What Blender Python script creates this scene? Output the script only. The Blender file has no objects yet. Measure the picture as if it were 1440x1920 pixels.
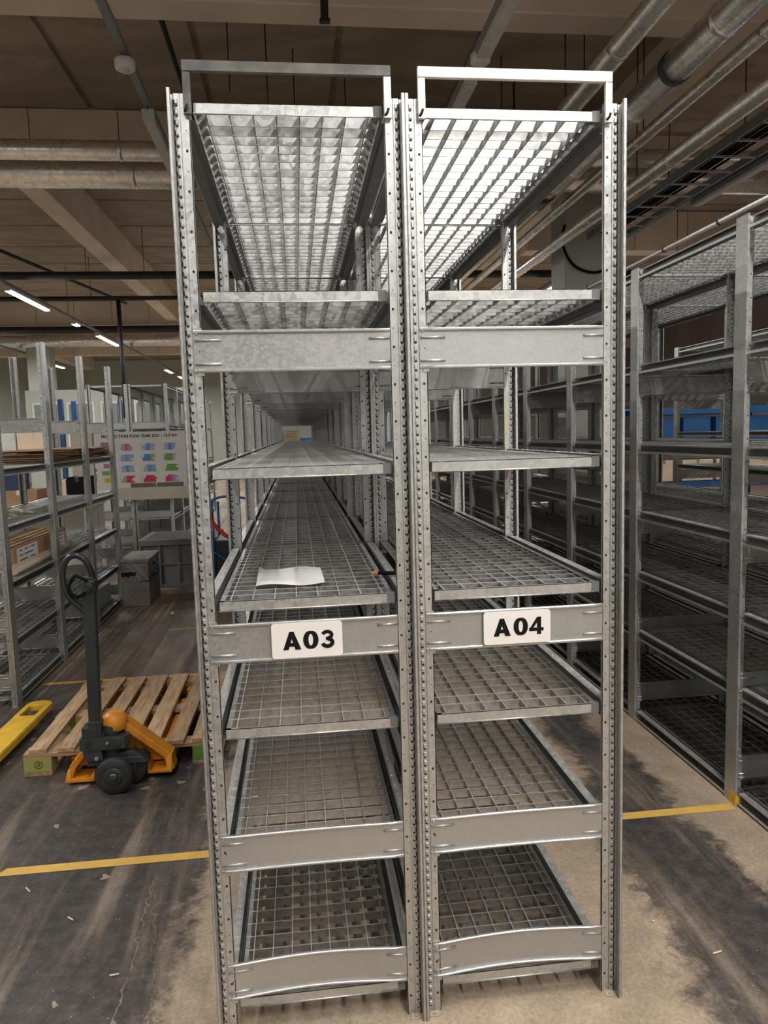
import bpy, math, random
from mathutils import Vector, Matrix
random.seed(7)
S = bpy.context.scene
COL = S.collection
PI = math.pi

# ------------------------------------------------------------------ camera
F_PX, PITCH, ROLL, YAW = 1389.1, 0.105749, -0.028377, -0.113998
CAM = Vector((-0.3123, -2.0279, 1.728))
cy, sy = math.cos(YAW), math.sin(YAW)
FW = Vector((-sy * math.cos(PITCH), cy * math.cos(PITCH), -math.sin(PITCH)))
R0 = Vector((cy, sy, 0)); U0 = R0.cross(FW)
RT = math.cos(ROLL) * R0 + math.sin(ROLL) * U0
UP = -math.sin(ROLL) * R0 + math.cos(ROLL) * U0
cam = bpy.data.objects.new('camera', bpy.data.cameras.new('camera'))
COL.objects.link(cam); S.camera = cam
cam.data.sensor_fit = 'VERTICAL'; cam.data.sensor_height = 36.0
cam.data.lens = F_PX / 1920 * 36.0
cam.data.clip_start = 0.05; cam.data.clip_end = 200
M = Matrix((RT, UP, -FW)).transposed().to_4x4(); M.translation = CAM
cam.matrix_world = M

# ------------------------------------------------------------------ world, exposure, large lights
W = bpy.data.worlds.new('world'); S.world = W; W.use_nodes = True
W.node_tree.nodes['Background'].inputs[0].default_value = (0.9, 0.93, 1, 1)
W.node_tree.nodes['Background'].inputs[1].default_value = 0.3
S.view_settings.view_transform = 'Standard'; S.view_settings.look = 'None'
S.view_settings.gamma = 1; S.view_settings.use_curve_mapping = False
S.view_settings.exposure = 0.0
EXPO = 1.0
S.cycles.max_bounces = 8; S.cycles.diffuse_bounces = 5; S.cycles.glossy_bounces = 4
S.cycles.sample_clamp_indirect = 6.0

def area(name, loc, rot, sx, syz, power, color, spread=180):
    l = bpy.data.lights.new(name, 'AREA'); l.shape = 'RECTANGLE'; l.size = sx; l.size_y = syz
    l.energy = power; l.color = color; l.spread = math.radians(spread)
    o = bpy.data.objects.new(name, l); COL.objects.link(o)
    o.location = loc; o.rotation_euler = rot
    return o
# unseen soft fill areas added behind the camera to brighten the rack fronts
area('front_fill_right', (2.6, -7.5, 2.2), (math.radians(84), 0, math.radians(14)), 4.5, 3.2, 48, (1.0, 0.95, 0.88))
area('front_fill_left', (-3.5, -7.5, 2.4), (math.radians(82), 0, math.radians(-18)), 3.0, 2.6, 14, (1.0, 0.95, 0.88))

# ------------------------------------------------------------------ materials
def nn(nt, t, **kw):
    n = nt.nodes.new(t)
    for k, v in kw.items(): setattr(n, k, v)
    return n
def lk(nt, a, b): nt.links.new(a, b)
def mth(nt, op, a, b=None, c=None, clamp=False):
    n = nn(nt, 'ShaderNodeMath', operation=op, use_clamp=clamp)
    for i, v in enumerate((a, b, c)):
        if v is None: continue
        if isinstance(v, (int, float)): n.inputs[i].default_value = v
        else: lk(nt, v, n.inputs[i])
    return n.outputs[0]
def smooth(nt, v, a, b):
    n = nn(nt, 'ShaderNodeMapRange', interpolation_type='SMOOTHSTEP')
    lk(nt, v, n.inputs[0]); n.inputs[1].default_value = a; n.inputs[2].default_value = b
    return n.outputs[0]
def mixc(nt, f, a, b):
    n = nn(nt, 'ShaderNodeMix', data_type='RGBA')
    if isinstance(f, (int, float)): n.inputs[0].default_value = f
    else: lk(nt, f, n.inputs[0])
    for i, v in ((6, a), (7, b)):
        if isinstance(v, tuple): n.inputs[i].default_value = (*v[:3], 1)
        else: lk(nt, v, n.inputs[i])
    return n.outputs[2]
def noise(nt, vec, scale, detail=3, rough=0.55, dist=0.0):
    n = nn(nt, 'ShaderNodeTexNoise'); n.inputs['Scale'].default_value = scale
    n.inputs['Detail'].default_value = detail; n.inputs['Roughness'].default_value = rough
    n.inputs['Distortion'].default_value = dist
    lk(nt, vec, n.inputs['Vector']); return n.outputs[0]
def scalev(nt, vec, s):
    n = nn(nt, 'ShaderNodeVectorMath', operation='MULTIPLY'); lk(nt, vec, n.inputs[0]); n.inputs[1].default_value = s
    return n.outputs[0]
def base(name):
    m = bpy.data.materials.new(name); m.use_nodes = True; nt = m.node_tree
    b = nt.nodes['Principled BSDF']
    pos = nn(nt, 'ShaderNodeNewGeometry').outputs['Position']
    return m, nt, b, pos
def mat(name, c1, c2=None, scale=8.0, rough=0.6, metal=0.0, bump=0.0, rr=0.1, stretch=None, rnd=0.0, emit=0.0, detail=4):
    m, nt, b, pos = base(name)
    v = pos
    if rnd:
        oi = nn(nt, 'ShaderNodeObjectInfo')
        a = nn(nt, 'ShaderNodeVectorMath', operation='ADD'); lk(nt, pos, a.inputs[0])
        sc = nn(nt, 'ShaderNodeVectorMath', operation='SCALE'); sc.inputs[0].default_value = (13, 7, 5)
        lk(nt, oi.outputs['Random'], sc.inputs['Scale']); lk(nt, sc.outputs[0], a.inputs[1]); v = a.outputs[0]
    if stretch: v = scalev(nt, v, stretch)
    f = noise(nt, v, scale, detail)
    f2 = smooth(nt, f, 0.3, 0.7)
    col = mixc(nt, f2, c1, c2 or tuple(x * 0.85 for x in c1))
    if rnd:
        hs = nn(nt, 'ShaderNodeHueSaturation'); lk(nt, col, hs.inputs['Color'])
        lk(nt, mth(nt, 'MULTIPLY_ADD', oi.outputs['Random'], rnd, 1 - rnd / 2), hs.inputs['Value']); col = hs.outputs[0]
    lk(nt, col, b.inputs['Base Color'])
    b.inputs['Metallic'].default_value = metal
    lk(nt, mth(nt, 'MULTIPLY_ADD', f, rr, rough - rr / 2), b.inputs['Roughness'])
    if bump:
        bp = nn(nt, 'ShaderNodeBump'); bp.inputs['Strength'].default_value = bump; bp.inputs['Distance'].default_value = 0.01
        lk(nt, f, bp.inputs['Height']); lk(nt, bp.outputs[0], b.inputs['Normal'])
    if emit:
        b.inputs['Emission Color'].default_value = (*c1, 1); b.inputs['Emission Strength'].default_value = emit
    return m

def galv_mat(name, c1, c2, rough, metal, vs=45):
    m, nt, b, pos = base(name)
    vor = nn(nt, 'ShaderNodeTexVoronoi'); vor.inputs['Scale'].default_value = vs; lk(nt, pos, vor.inputs['Vector'])
    sep = nn(nt, 'ShaderNodeSeparateColor'); lk(nt, vor.outputs['Color'], sep.inputs[0])
    n1 = noise(nt, scalev(nt, pos, (1, 1, .5)), 14, 5, .65)
    f = mth(nt, 'MULTIPLY_ADD', sep.outputs[0], 0.45, mth(nt, 'MULTIPLY', n1, 0.6))
    f = smooth(nt, f, .2, .8)
    lk(nt, mixc(nt, f, c1, c2), b.inputs['Base Color'])
    b.inputs['Metallic'].default_value = metal
    lk(nt, mth(nt, 'MULTIPLY_ADD', f, .14, rough - .07), b.inputs['Roughness'])
    return m
GALV = galv_mat('galvanised_steel', (.46, .46, .455), (.57, .57, .56), .42, .8, 90)
GALV2 = galv_mat('galvanised_grating', (.33, .33, .325), (.48, .475, .465), .38, .8, 70)
PANEL = galv_mat('galvanised_sheet', (.43, .435, .43), (.48, .48, .475), .4, .75, 160)
RAIL = galv_mat('rail_steel', (.55, .55, .53), (.68, .67, .65), .4, .75, 60)
CLIPM = mat('dark_zinc_clip', (.15, .15, .148), rough=.6)
WEB_SHADE = mat('rail_web_painted_shade', (.16, .162, .162), (.21, .21, .208), 20, .45, .5)  # shade inside the rail channel, painted into web and lower flange
EDGE = mat('painted_edge_highlight', (.74, .74, .72), (.66, .66, .64), 40, .42, .6)  # overhead light painted onto the top edges of the grating bars
HOLE = mat('punched_hole_dark', (.02, .02, .02), rough=.9)
HOOPD = mat('dull_dark_steel', (.07, .068, .066), (.14, .13, .115), 14, .5, .6)
HOOPL = mat('bare_bright_steel', (.72, .70, .66), (.62, .60, .56), 9, .45, .3)
FOIL_M = None
def foil_mat():
    m, nt, b, pos = base('foil_lagging')
    n1 = noise(nt, pos, 16, 5, .6, .5); n2 = noise(nt, pos, 55, 3, .6, .3)
    h = mth(nt, 'MULTIPLY_ADD', n2, .3, n1)
    lk(nt, mixc(nt, smooth(nt, n1, .35, .7), (.86, .84, .80), (.66, .64, .61)), b.inputs['Base Color']); b.inputs['Metallic'].default_value = .85
    lk(nt, mth(nt, 'MULTIPLY_ADD', n1, .2, .16), b.inputs['Roughness'])
    bp = nn(nt, 'ShaderNodeBump'); bp.inputs['Strength'].default_value = .28; bp.inputs['Distance'].default_value = .008
    lk(nt, h, bp.inputs['Height']); lk(nt, bp.outputs[0], b.inputs['Normal'])
    return m
FOIL = foil_mat()
BLACKP = mat('black_pipe_paint', (.012, .012, .014), rough=.55)
TRUNK = mat('grey_trunking', (.24, .26, .27), rough=.5)
LENS_OFF = mat('unlit_lens', (.62, .61, .58), rough=.4)
WHITE_PL = mat('white_plastic', (.8, .77, .73), rough=.4)
LENS_ON = mat('lit_lens', (1, .98, .93), (1, .98, .93), emit=9.0)
SIGNW = mat('sign_white', (.83, .80, .76), (.80, .77, .73), 5, .55)
INK = mat('black_ink', (.008, .008, .009), (.008, .008, .009), rough=.85)
INK.node_tree.nodes['Principled BSDF'].inputs['Specular IOR Level'].default_value = .15
PAPER = mat('paper', (.78, .75, .76), (.74, .71, .72), 5, .8)
WOOD = mat('pallet_wood', (.46, .31, .18), (.27, .175, .10), 5, .85, 0, .35, stretch=(9, 1.0, 9), rnd=.4, detail=7)
WOODX = mat('pallet_wood_cross', (.43, .29, .165), (.27, .175, .10), 5, .85, 0, .35, stretch=(1.0, 9, 9), rnd=.3)
BLOCKG = mat('green_block_paint', (.27, .33, .06), (.33, .30, .10), 20, .8)
BLOCKG2 = mat('bright_green_block', (.13, .28, .05), (.11, .22, .05), 20, .8)
ORANGE = mat('orange_yellow_enamel', (.78, .30, .02), (.62, .23, .02), 12, .42)
YELLOW = mat('yellow_enamel', (.74, .46, .03), (.6, .36, .03), 14, .5)
TAPE = mat('yellow_tape', (.68, .42, .08), (.56, .34, .09), 9, .65, detail=6)
CHAR = mat('charcoal_enamel', (.028, .033, .034), (.04, .045, .046), 10, .42)
RUBBER = mat('black_rubber', (.02, .02, .021), (.035, .035, .035), 18, .7)
TUBE_D = mat('dark_green_grey_rubber', (.018, .022, .022), (.025, .03, .03), 10, .3)
GREYBOX = mat('grey_container_plastic', (.13, .135, .14), (.16, .165, .165), 7, .55)
BOXTAUPE = mat('scuffed_grey_case', (.22, .19, .175), (.30, .265, .24), 6, .6, .1)
CARD = mat('brown_cardboard', (.42, .26, .14), (.35, .21, .115), 6, .85, rnd=.3)
CARDD = mat('dark_cardboard', (.2, .125, .075), (.32, .2, .12), 30, .9, rnd=.5, stretch=(1, 1, 6))
CREAM = mat('cream_card', (.72, .6, .47), (.66, .55, .43), 6, .8)
BLUE = mat('blue_enamel', (.02, .10, .30), (.025, .12, .33), 8, .5)
NAVY = mat('navy_plastic', (.015, .035, .08), (.02, .04, .09), 8, .5)
REDP = mat('red_strap', (.6, .04, .03), (.5, .03, .03), 8, .5)
BEIGE = mat('beige_board', (.50, .46, .38), (.46, .42, .35), 6, .7)
BOARDW = mat('chart_board', (.62, .59, .56), (.58, .55, .53), 4, .6)
BRASS = mat('brass', (.55, .36, .16), (.45, .3, .13), 10, .35, .8)
COLM = mat('column_paint', (.44, .46, .42), (.40, .42, .385), 1.3, .7)
WALLM = mat('wall_paint', (.50, .53, .48), (.46, .48, .44), .8, .8)
WALLD = mat('dark_wall', (.22, .20, .18), (.18, .165, .15), .8, .85)

def concrete(name, c1, c2, c3):
    m, nt, b, pos = base(name)
    n1 = noise(nt, scalev(nt, pos, (1, 2.2, 1)), 1.1, 6, .6, .8)
    n2 = noise(nt, pos, 9, 5, .6)
    col = mixc(nt, smooth(nt, n1, .35, .68), c1, c2)
    col = mixc(nt, mth(nt, 'MULTIPLY', smooth(nt, n2, .55, .8), .35), col, c3)
    lk(nt, col, b.inputs['Base Color']); b.inputs['Roughness'].default_value = .88
    bp = nn(nt, 'ShaderNodeBump'); bp.inputs['Strength'].default_value = .2; bp.inputs['Distance'].default_value = .02
    lk(nt, n2, bp.inputs['Height']); lk(nt, bp.outputs[0], b.inputs['Normal'])
    return m
SLAB = concrete('ceiling_concrete', (.37, .30, .235), (.26, .212, .165), (.47, .385, .30))
BEAM = mat('beam_concrete', (.72, .61, .48), (.63, .53, .42), 2.0, .8, 0, .1)

def floor_mat():
    m, nt, b, pos = base('floor_concrete_worn_coating')
    sp = nn(nt, 'ShaderNodeSeparateXYZ'); lk(nt, pos, sp.inputs[0]); x, y = sp.outputs[0], sp.outputs[1]
    nb = noise(nt, pos, 2.4, 7, .68, .4); nf = noise(nt, pos, 17, 5, .7); nl = noise(nt, pos, .8, 4, .6)
    wob = mth(nt, 'MULTIPLY_ADD', mth(nt, 'SUBTRACT', nb, .5), .55, mth(nt, 'MULTIPLY', mth(nt, 'SUBTRACT', nf, .5), .16))
    xw = mth(nt, 'ADD', x, wob)
    # right aisle: dark coating in the middle
    lo = mth(nt, 'ADD', xw, mth(nt, 'MULTIPLY', y, -.11))
    r = mth(nt, 'MULTIPLY', smooth(nt, lo, .78, .90), smooth(nt, mth(nt, 'MULTIPLY', xw, -1), -1.42, -1.30))
    rfade = smooth(nt, mth(nt, 'ADD', y, mth(nt, 'MULTIPLY', wob, 1.0)), -.75, -.2)
    r = mth(nt, 'MULTIPLY', r, rfade)
    l = mth(nt, 'MULTIPLY', smooth(nt, mth(nt, 'MULTIPLY', xw, -1), .70, .80), smooth(nt, xw, -7.2, -6.6))
    dk = mth(nt, 'MAXIMUM', r, l)
    tan = mixc(nt, smooth(nt, nb, .3, .7), (.37, .287, .21), (.285, .22, .16))
    tan = mixc(nt, mth(nt, 'MULTIPLY', smooth(nt, nf, .5, .75), .5), tan, (.40, .315, .235))
    dark = mixc(nt, smooth(nt, nf, .3, .75), (.038, .034, .032), (.082, .07, .062))
    # wear drifts along the aisle; the farther streaks also paint in light
    st = noise(nt, scalev(nt, pos, (3.5, .35, 1)), 1.6, 5, .6, .3)
    worn_lit = mth(nt, 'MULTIPLY', smooth(nt, st, .48, .72), .55)
    worn_lit = mth(nt, 'MAXIMUM', worn_lit, mth(nt, 'MULTIPLY', smooth(nt, y, 2.6, 4.2), mth(nt, 'MULTIPLY_ADD', smooth(nt, st, .35, .65), .6, .35)))
    dark = mixc(nt, worn_lit, dark, (.33, .26, .195))
    # pale chips
    vo = nn(nt, 'ShaderNodeTexVoronoi', feature='F1'); vo.inputs['Scale'].default_value = 6.5; vo.inputs['Randomness'].default_value = 1
    dn = nn(nt, 'ShaderNodeVectorMath', operation='ADD'); lk(nt, pos, dn.inputs[0])
    nv = nn(nt, 'ShaderNodeTexNoise'); nv.inputs['Scale'].default_value = 20; lk(nt, pos, nv.inputs['Vector'])
    lk(nt, scalev(nt, nv.outputs['Color'], (.06, .06, .0)), dn.inputs[1]); lk(nt, dn.outputs[0], vo.inputs['Vector'])
    sc = nn(nt, 'ShaderNodeSeparateColor'); lk(nt, vo.outputs['Color'], sc.inputs[0])
    chip = mth(nt, 'LESS_THAN', vo.outputs['Distance'], mth(nt, 'MULTIPLY_ADD', sc.outputs[0], .30, -.10))
    dark = mixc(nt, mth(nt, 'MULTIPLY', chip, .75), dark, (.33, .27, .21))
    vo2 = nn(nt, 'ShaderNodeTexVoronoi'); vo2.inputs['Scale'].default_value = 42; lk(nt, pos, vo2.inputs['Vector'])
    sc2 = nn(nt, 'ShaderNodeSeparateColor'); lk(nt, vo2.outputs['Color'], sc2.inputs[0])
    fl = mth(nt, 'LESS_THAN', vo2.outputs['Distance'], mth(nt, 'MULTIPLY_ADD', sc2.outputs[1], .5, -.37))
    col = mixc(nt, dk, tan, dark)
    gr = noise(nt, pos, 70, 4, .75); gm = noise(nt, pos, 6, 6, .75)
    hs = nn(nt, 'ShaderNodeHueSaturation'); lk(nt, col, hs.inputs['Color'])
    lk(nt, mth(nt, 'ADD', mth(nt, 'MULTIPLY_ADD', gr, 1.3, -.1), mth(nt, 'MULTIPLY', gm, .9)), hs.inputs['Value']); col = hs.outputs[0]
    col = mixc(nt, mth(nt, 'MULTIPLY', fl, .5), col, (.5, .43, .36))
    # scratches
    wv = nn(nt, 'ShaderNodeTexVoronoi', feature='DISTANCE_TO_EDGE'); wv.inputs['Scale'].default_value = .9
    lk(nt, scalev(nt, dn.outputs[0], (1.5, .45, 1)), wv.inputs['Vector'])
    scr = mth(nt, 'MULTIPLY', mth(nt, 'LESS_THAN', wv.outputs['Distance'], .0011), smooth(nt, nb, .42, .6))
    col = mixc(nt, mth(nt, 'MULTIPLY', scr, .35), col, (.42, .36, .3))
    lk(nt, col, b.inputs['Base Color'])
    lk(nt, mth(nt, 'MULTIPLY_ADD', nf, .25, .42), b.inputs['Roughness'])
    b.inputs['Specular IOR Level'].default_value = .35
    return m
FLOOR = floor_mat()

# ------------------------------------------------------------------ mesh builder
class MB:
    def __init__(s): s.v = []; s.f = []; s.m = []; s.sm = []
    def add(s, vs, fs, mi=0, smooth=False, T=None):
        b = len(s.v)
        s.v += [tuple(T @ Vector(p)) if T else tuple(p) for p in vs]
        for f in fs: s.f.append(tuple(b + i for i in f)); s.m.append(mi); s.sm.append(smooth)
        return s
    def box(s, x0, x1, y0, y1, z0, z1, mi=0, T=None):
        return s.add([(x0, y0, z0), (x1, y0, z0), (x1, y1, z0), (x0, y1, z0), (x0, y0, z1), (x1, y0, z1), (x1, y1, z1), (x0, y1, z1)],
                     [(0, 3, 2, 1), (4, 5, 6, 7), (0, 1, 5, 4), (1, 2, 6, 5), (2, 3, 7, 6), (3, 0, 4, 7)], mi, False, T)
    def taper(s, b0, b1, z0, z1, mi=0, T=None):      # two rects (x0,x1,y0,y1) at z0 and z1
        a, b, c, d = b0; e, f, g, h = b1
        return s.add([(a, c, z0), (b, c, z0), (b, d, z0), (a, d, z0), (e, g, z1), (f, g, z1), (f, h, z1), (e, h, z1)],
                     [(0, 3, 2, 1), (4, 5, 6, 7), (0, 1, 5, 4), (1, 2, 6, 5), (2, 3, 7, 6), (3, 0, 4, 7)], mi, False, T)
    def poly(s, pts, axis, a, b, mi=0, T=None):     # extrude closed 2D polygon along an axis from a to b
        n = len(pts)
        def P(p, t):
            return (t, p[0], p[1]) if axis == 'x' else ((p[0], t, p[1]) if axis == 'y' else (p[0], p[1], t))
        vs = [P(p, a) for p in pts] + [P(p, b) for p in pts]
        fs = [tuple(range(n))[::-1], tuple(range(n, 2 * n))] + [(i, (i + 1) % n, n + (i + 1) % n, n + i) for i in range(n)]
        return s.add(vs, fs, mi, False, T)
    def tube(s, pts, r, n=10, mi=0, cap=True, closed=False, T=None):
        pts = [Vector(p) for p in pts]; N = len(pts); rs = r if isinstance(r, (list, tuple)) else [r] * N
        vs = []; prev = None
        for i, p in enumerate(pts):
            if closed: d = pts[(i + 1) % N] - pts[i - 1]
            else: d = pts[min(i + 1, N - 1)] - pts[max(i - 1, 0)]
            d.normalize()
            if prev is None:
                u = d.orthogonal().normalized()
            else:
                u = (prev - d * prev.dot(d)).normalized()
            prev = u; w = d.cross(u)
            for k in range(n):
                a = 2 * PI * k / n; vs.append(tuple(p + rs[i] * (math.cos(a) * u + math.sin(a) * w)))
        fs = []
        for i in range(N if closed else N - 1):
            j = (i + 1) % N
            for k in range(n):
                fs.append((i * n + k, i * n + (k + 1) % n, j * n + (k + 1) % n, j * n + k))
        s.add(vs, fs, mi, True, T)
        if cap and not closed:
            b = len(s.v) - len(vs)
            s.f.append(tuple(b + k for k in range(n))[::-1]); s.m.append(mi); s.sm.append(False)
            s.f.append(tuple(b + (N - 1) * n + k for k in range(n))); s.m.append(mi); s.sm.append(False)
        return s
    def lathe(s, prof, c, axis='z', n=24, mi=0, smooth=True, T=None):   # prof list of (r, h)
        vs = []
        for r, h in prof:
            for k in range(n):
                a = 2 * PI * k / n; q = (r * math.cos(a), r * math.sin(a))
                if axis == 'z': vs.append((c[0] + q[0], c[1] + q[1], c[2] + h))
                elif axis == 'y': vs.append((c[0] + q[0], c[1] + h, c[2] + q[1]))
                else: vs.append((c[0] + h, c[1] + q[0], c[2] + q[1]))
        fs = [(i * n + k, i * n + (k + 1) % n, (i + 1) * n + (k + 1) % n, (i + 1) * n + k) for i in range(len(prof) - 1) for k in range(n)]
        s.add(vs, fs, mi, smooth, T); b = len(s.v) - len(vs)
        s.f.append(tuple(b + k for k in range(n))); s.m.append(mi); s.sm.append(False)
        s.f.append(tuple(b + (len(prof) - 1) * n + k for k in range(n))); s.m.append(mi); s.sm.append(False)
        return s
    def mesh(s, name, mats):
        me = bpy.data.meshes.new(name); me.from_pydata(s.v, [], s.f)
        for m in (mats if isinstance(mats, (list, tuple)) else [mats]): me.materials.append(m)
        me.polygons.foreach_set('material_index', s.m); me.polygons.foreach_set('use_smooth', s.sm)
        me.update()
        import bmesh
        bm = bmesh.new(); bm.from_mesh(me); bmesh.ops.recalc_face_normals(bm, faces=bm.faces); bm.to_mesh(me); bm.free()
        return me
def put(name, me, parent=None, loc=(0, 0, 0), rot=(0, 0, 0), bevel=0, seg=2):
    o = bpy.data.objects.new(name, me); COL.objects.link(o); o.location = loc; o.rotation_euler = rot
    if parent: o.parent = parent
    if bevel:
        b = o.modifiers.new('bevel', 'BEVEL'); b.width = bevel; b.segments = seg; b.limit_method = 'ANGLE'
    return o
def obj(name, mb, mats, parent=None, bevel=0, **kw): return put(name, mb.mesh(name, mats), parent, bevel=bevel, **kw)
def tag(o, label=None, cat=None, group=None, kind=None):
    if label: o['label'] = label
    if cat: o['category'] = cat
    if group: o['group'] = group
    if kind: o['kind'] = kind
    return o
def thing(name, label, cat, loc=(0, 0, 0), rz=0, group=None):
    o = bpy.data.objects.new(name, None); COL.objects.link(o); o.location = loc; o.rotation_euler = (0, 0, rz)
    o.empty_display_size = .1
    return tag(o, label, cat, group)
def struct(o): return tag(o, kind='structure')

# ------------------------------------------------------------------ room shell
struct(obj('floor', MB().box(-12, 14, -9, 36, -.1, 0), FLOOR))
ZS = 5.5
ce = struct(obj('ceiling', MB().box(-12, 14, -9, 36, ZS + .04, ZS + .2), SLAB))
pm = {}
def slab_panel(x0, x1, y0, y1):
    g = .018
    k = (round(x1 - x0, 3), round(y1 - y0, 3))
    if k not in pm:
        w, d = k
        pm[k] = MB().taper((-w / 2 + g + .02, w / 2 - g - .02, -d / 2 + g + .02, d / 2 - g - .02), (-w / 2 + g, w / 2 - g, -d / 2 + g, d / 2 - g), 0, .05).mesh('ceiling_panel', SLAB)
    put('ceiling_panel', pm[k], ce, ((x0 + x1) / 2, (y0 + y1) / 2, ZS))
for i in range(-7, 10):
    x = -1.12 + 1.36 * i
    for ya, yb in ((-8.9, 3.7), (4.25, 7.2)):
        slab_panel(x, x + 1.36, ya, yb)
for j in range(18):
    y = 7.6 + 1.45 * j
    for xa, xb in ((-11.8, -3.7), (-3.3, 3.4), (3.8, 13.8)): slab_panel(xa, xb, y, y + 1.45)
def beam(x0, x1, y0, y1, zb, joints=None):
    m = MB()
    m.box(x0, x1, y0, y1, zb, ZS + .06)
    o = struct(obj('ceiling_beam', m, BEAM, bevel=.012, seg=1))
    return o
def panelled_beam(x0, x1, y0, y1, zb, pitch=.98):
    o = struct(obj('ceiling_beam', MB().box(x0, x1, y0 + .03, y1, zb + .01, ZS + .06), BEAM))
    n = int((x1 - x0) / pitch); me = MB().box(.006, pitch - .006, -.03, .03, 0, ZS - zb - .012).mesh('facing_panel', BEAM)
    for i in range(n): put('facing_panel', me, o, (x0 + i * pitch, y0, zb))
    return o
beam(-12, 14, 3.84, 4.13, 4.9)
panelled_beam(-12, 3.4, 7.2, 7.6, 4.92)
beam(-3.68, -3.36, 7.6, 33, 4.93)
beam(3.42, 3.78, 4.13, 33, 4.93)
panelled_beam(3.8, 13.6, 10.9, 11.3, 4.82)
panelled_beam(-12, 3.4, 19.2, 19.6, 4.85)
panelled_beam(-12, 13.6, 26, 26.4, 4.8)
beam(-9.6, -9.2, 7.6, 33, 4.93)
w = struct(obj('wall_back', MB().box(-12, 14, 35, 35.2, 0, ZS), WALLM))
struct(obj('wall_left', MB().box(-12.2, -12, -9, 36, 0, ZS), WALLM))
struct(obj('wall_right', MB().box(14, 14.2, -9, 36, 0, ZS), WALLD))
struct(obj('wall_front', MB().box(-12, 14, -9.2, -9, 0, ZS), WALLM))
struct(obj('column', MB().box(3.47, 4.25, 8.15, 8.72, 0, 4.93), COLM, bevel=.015, seg=1))
struct(obj('column', MB().box(-8.25, -7.6, 21.6, 22.2, 0, 4.95), COLM, bevel=.015, seg=1))

# yellow floor markings
for i, (x0, x1, y0, y1) in enumerate(((-1.56, -.602, .945, 1.0), (.602, 1.585, .945, 1.0), (-2.17, -.602, 3.38, 3.43), (.602, 1.59, 3.38, 3.43), (-1.52, -.602, 4.75, 4.8))):
    m = MB().add([(x0 - .03, y0, .0015), (x1, y0, .0015), (x1, y1, .0015), (x0, y1, .0015)], [(0, 1, 2, 3)])
    struct(obj('floor_marking', m, TAPE))

# ------------------------------------------------------------------ shelving
HW = .300; H = 2.6; PITCHY = 1.015
def upright_mesh(side, detail):
    """open profile, outer face at x=HW; side -1 mirrors it. detail 2 studs+holes, 1 studs, 0 plain"""
    m = MB()
    def bx(u0, u1, y0, y1, z0, z1, mi=0):   # u measured inwards from outer face
        a, b = HW - u1, HW - u0
        if side < 0: a, b = -b, -a
        m.box(a, b, y0, y1, z0, z1, mi)
    bx(0, .0085, -.036, -.034, 0, H)          # front lip
    bx(0, .002, -.036, .05, 0, H)             # outer wall
    bx(.0065, .0085, -.036, -.028, 0, H)      # lip return
    bx(.002, .010, .004, .006, 0, H)
    bx(.010, .012, -.002, .006, 0, H)
    bx(.010, .026, -.002, 0, 0, H)            # stud face
    bx(.026, .029, .001, .003, 0, H)          # groove
    bx(.029, .050, -.002, 0, 0, H)            # inner flange
    bx(.048, .050, -.002, .008, 0, H)         # inner return
    bx(0, .012, .048, .05, 0, H)
    if detail:
        n = 103
        for i in range(n):
            z = .022 + .025 * i
            # dimple: raised tab with a dark slot beside it
            a, b = HW - .0225, HW - .0135
            x0, x1 = (a, b) if side > 0 else (-b, -a)
            q = .0015
            m.add([(x0, -.002, z), (x1, -.002, z), (x1, -.002, z + .014), (x0, -.002, z + .014),
                   (x0 + q, -.0065, z + .003), (x1 - q, -.0065, z + .003), (x1 - q, -.0065, z + .0125), (x0 + q, -.0065, z + .0125)],
                  [(4, 5, 6, 7), (0, 1, 5, 4), (1, 2, 6, 5), (2, 3, 7, 6), (3, 0, 4, 7)], 0)
            if detail > 1:
                xs = x1 if side > 0 else x0 - .0028
                m.add([(xs, -.0024, z), (xs + .0028, -.0024, z), (xs + .0028, -.0024, z + .013), (xs, -.0024, z + .013)], [(0, 1, 2, 3)], 1)
                m.add([(x0 + .001, -.0024, z - .004), (x1 - .001, -.0024, z - .004), (x1 - .001, -.0024, z), (x0 + .001, -.0024, z)], [(0, 1, 2, 3)], 1)
        if detail > 1:
            for i in range(51):
                z = .06 + .05 * i; r = .0034 if i % 2 == 0 else .0015
                xc = side * (HW - .040)
                m.add([(xc + r * math.cos(a), -.0026, z + r * 1.15 * math.sin(a)) for a in [k * PI / 4 for k in range(8)]], [tuple(range(8))], 1)
    m2 = m.mesh('upright', [GALV, HOLE])
    return m2
UPM = {(s, d): upright_mesh(s, d) for s in (-1, 1) for d in (0, 1, 2)}
DUSTY = mat('dusty_steel', (.40, .33, .25), (.33, .28, .22), 30, .8)
FOOT = {s: MB().box(min(s * .258, s * .288), max(s * .258, s * .288), -.024, .02, 0, .003).lathe([(.004, 0), (.004, .004)], (s * .272, -.014, .003), n=8).mesh('foot_plate', DUSTY) for s in (-1, 1)}
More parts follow.
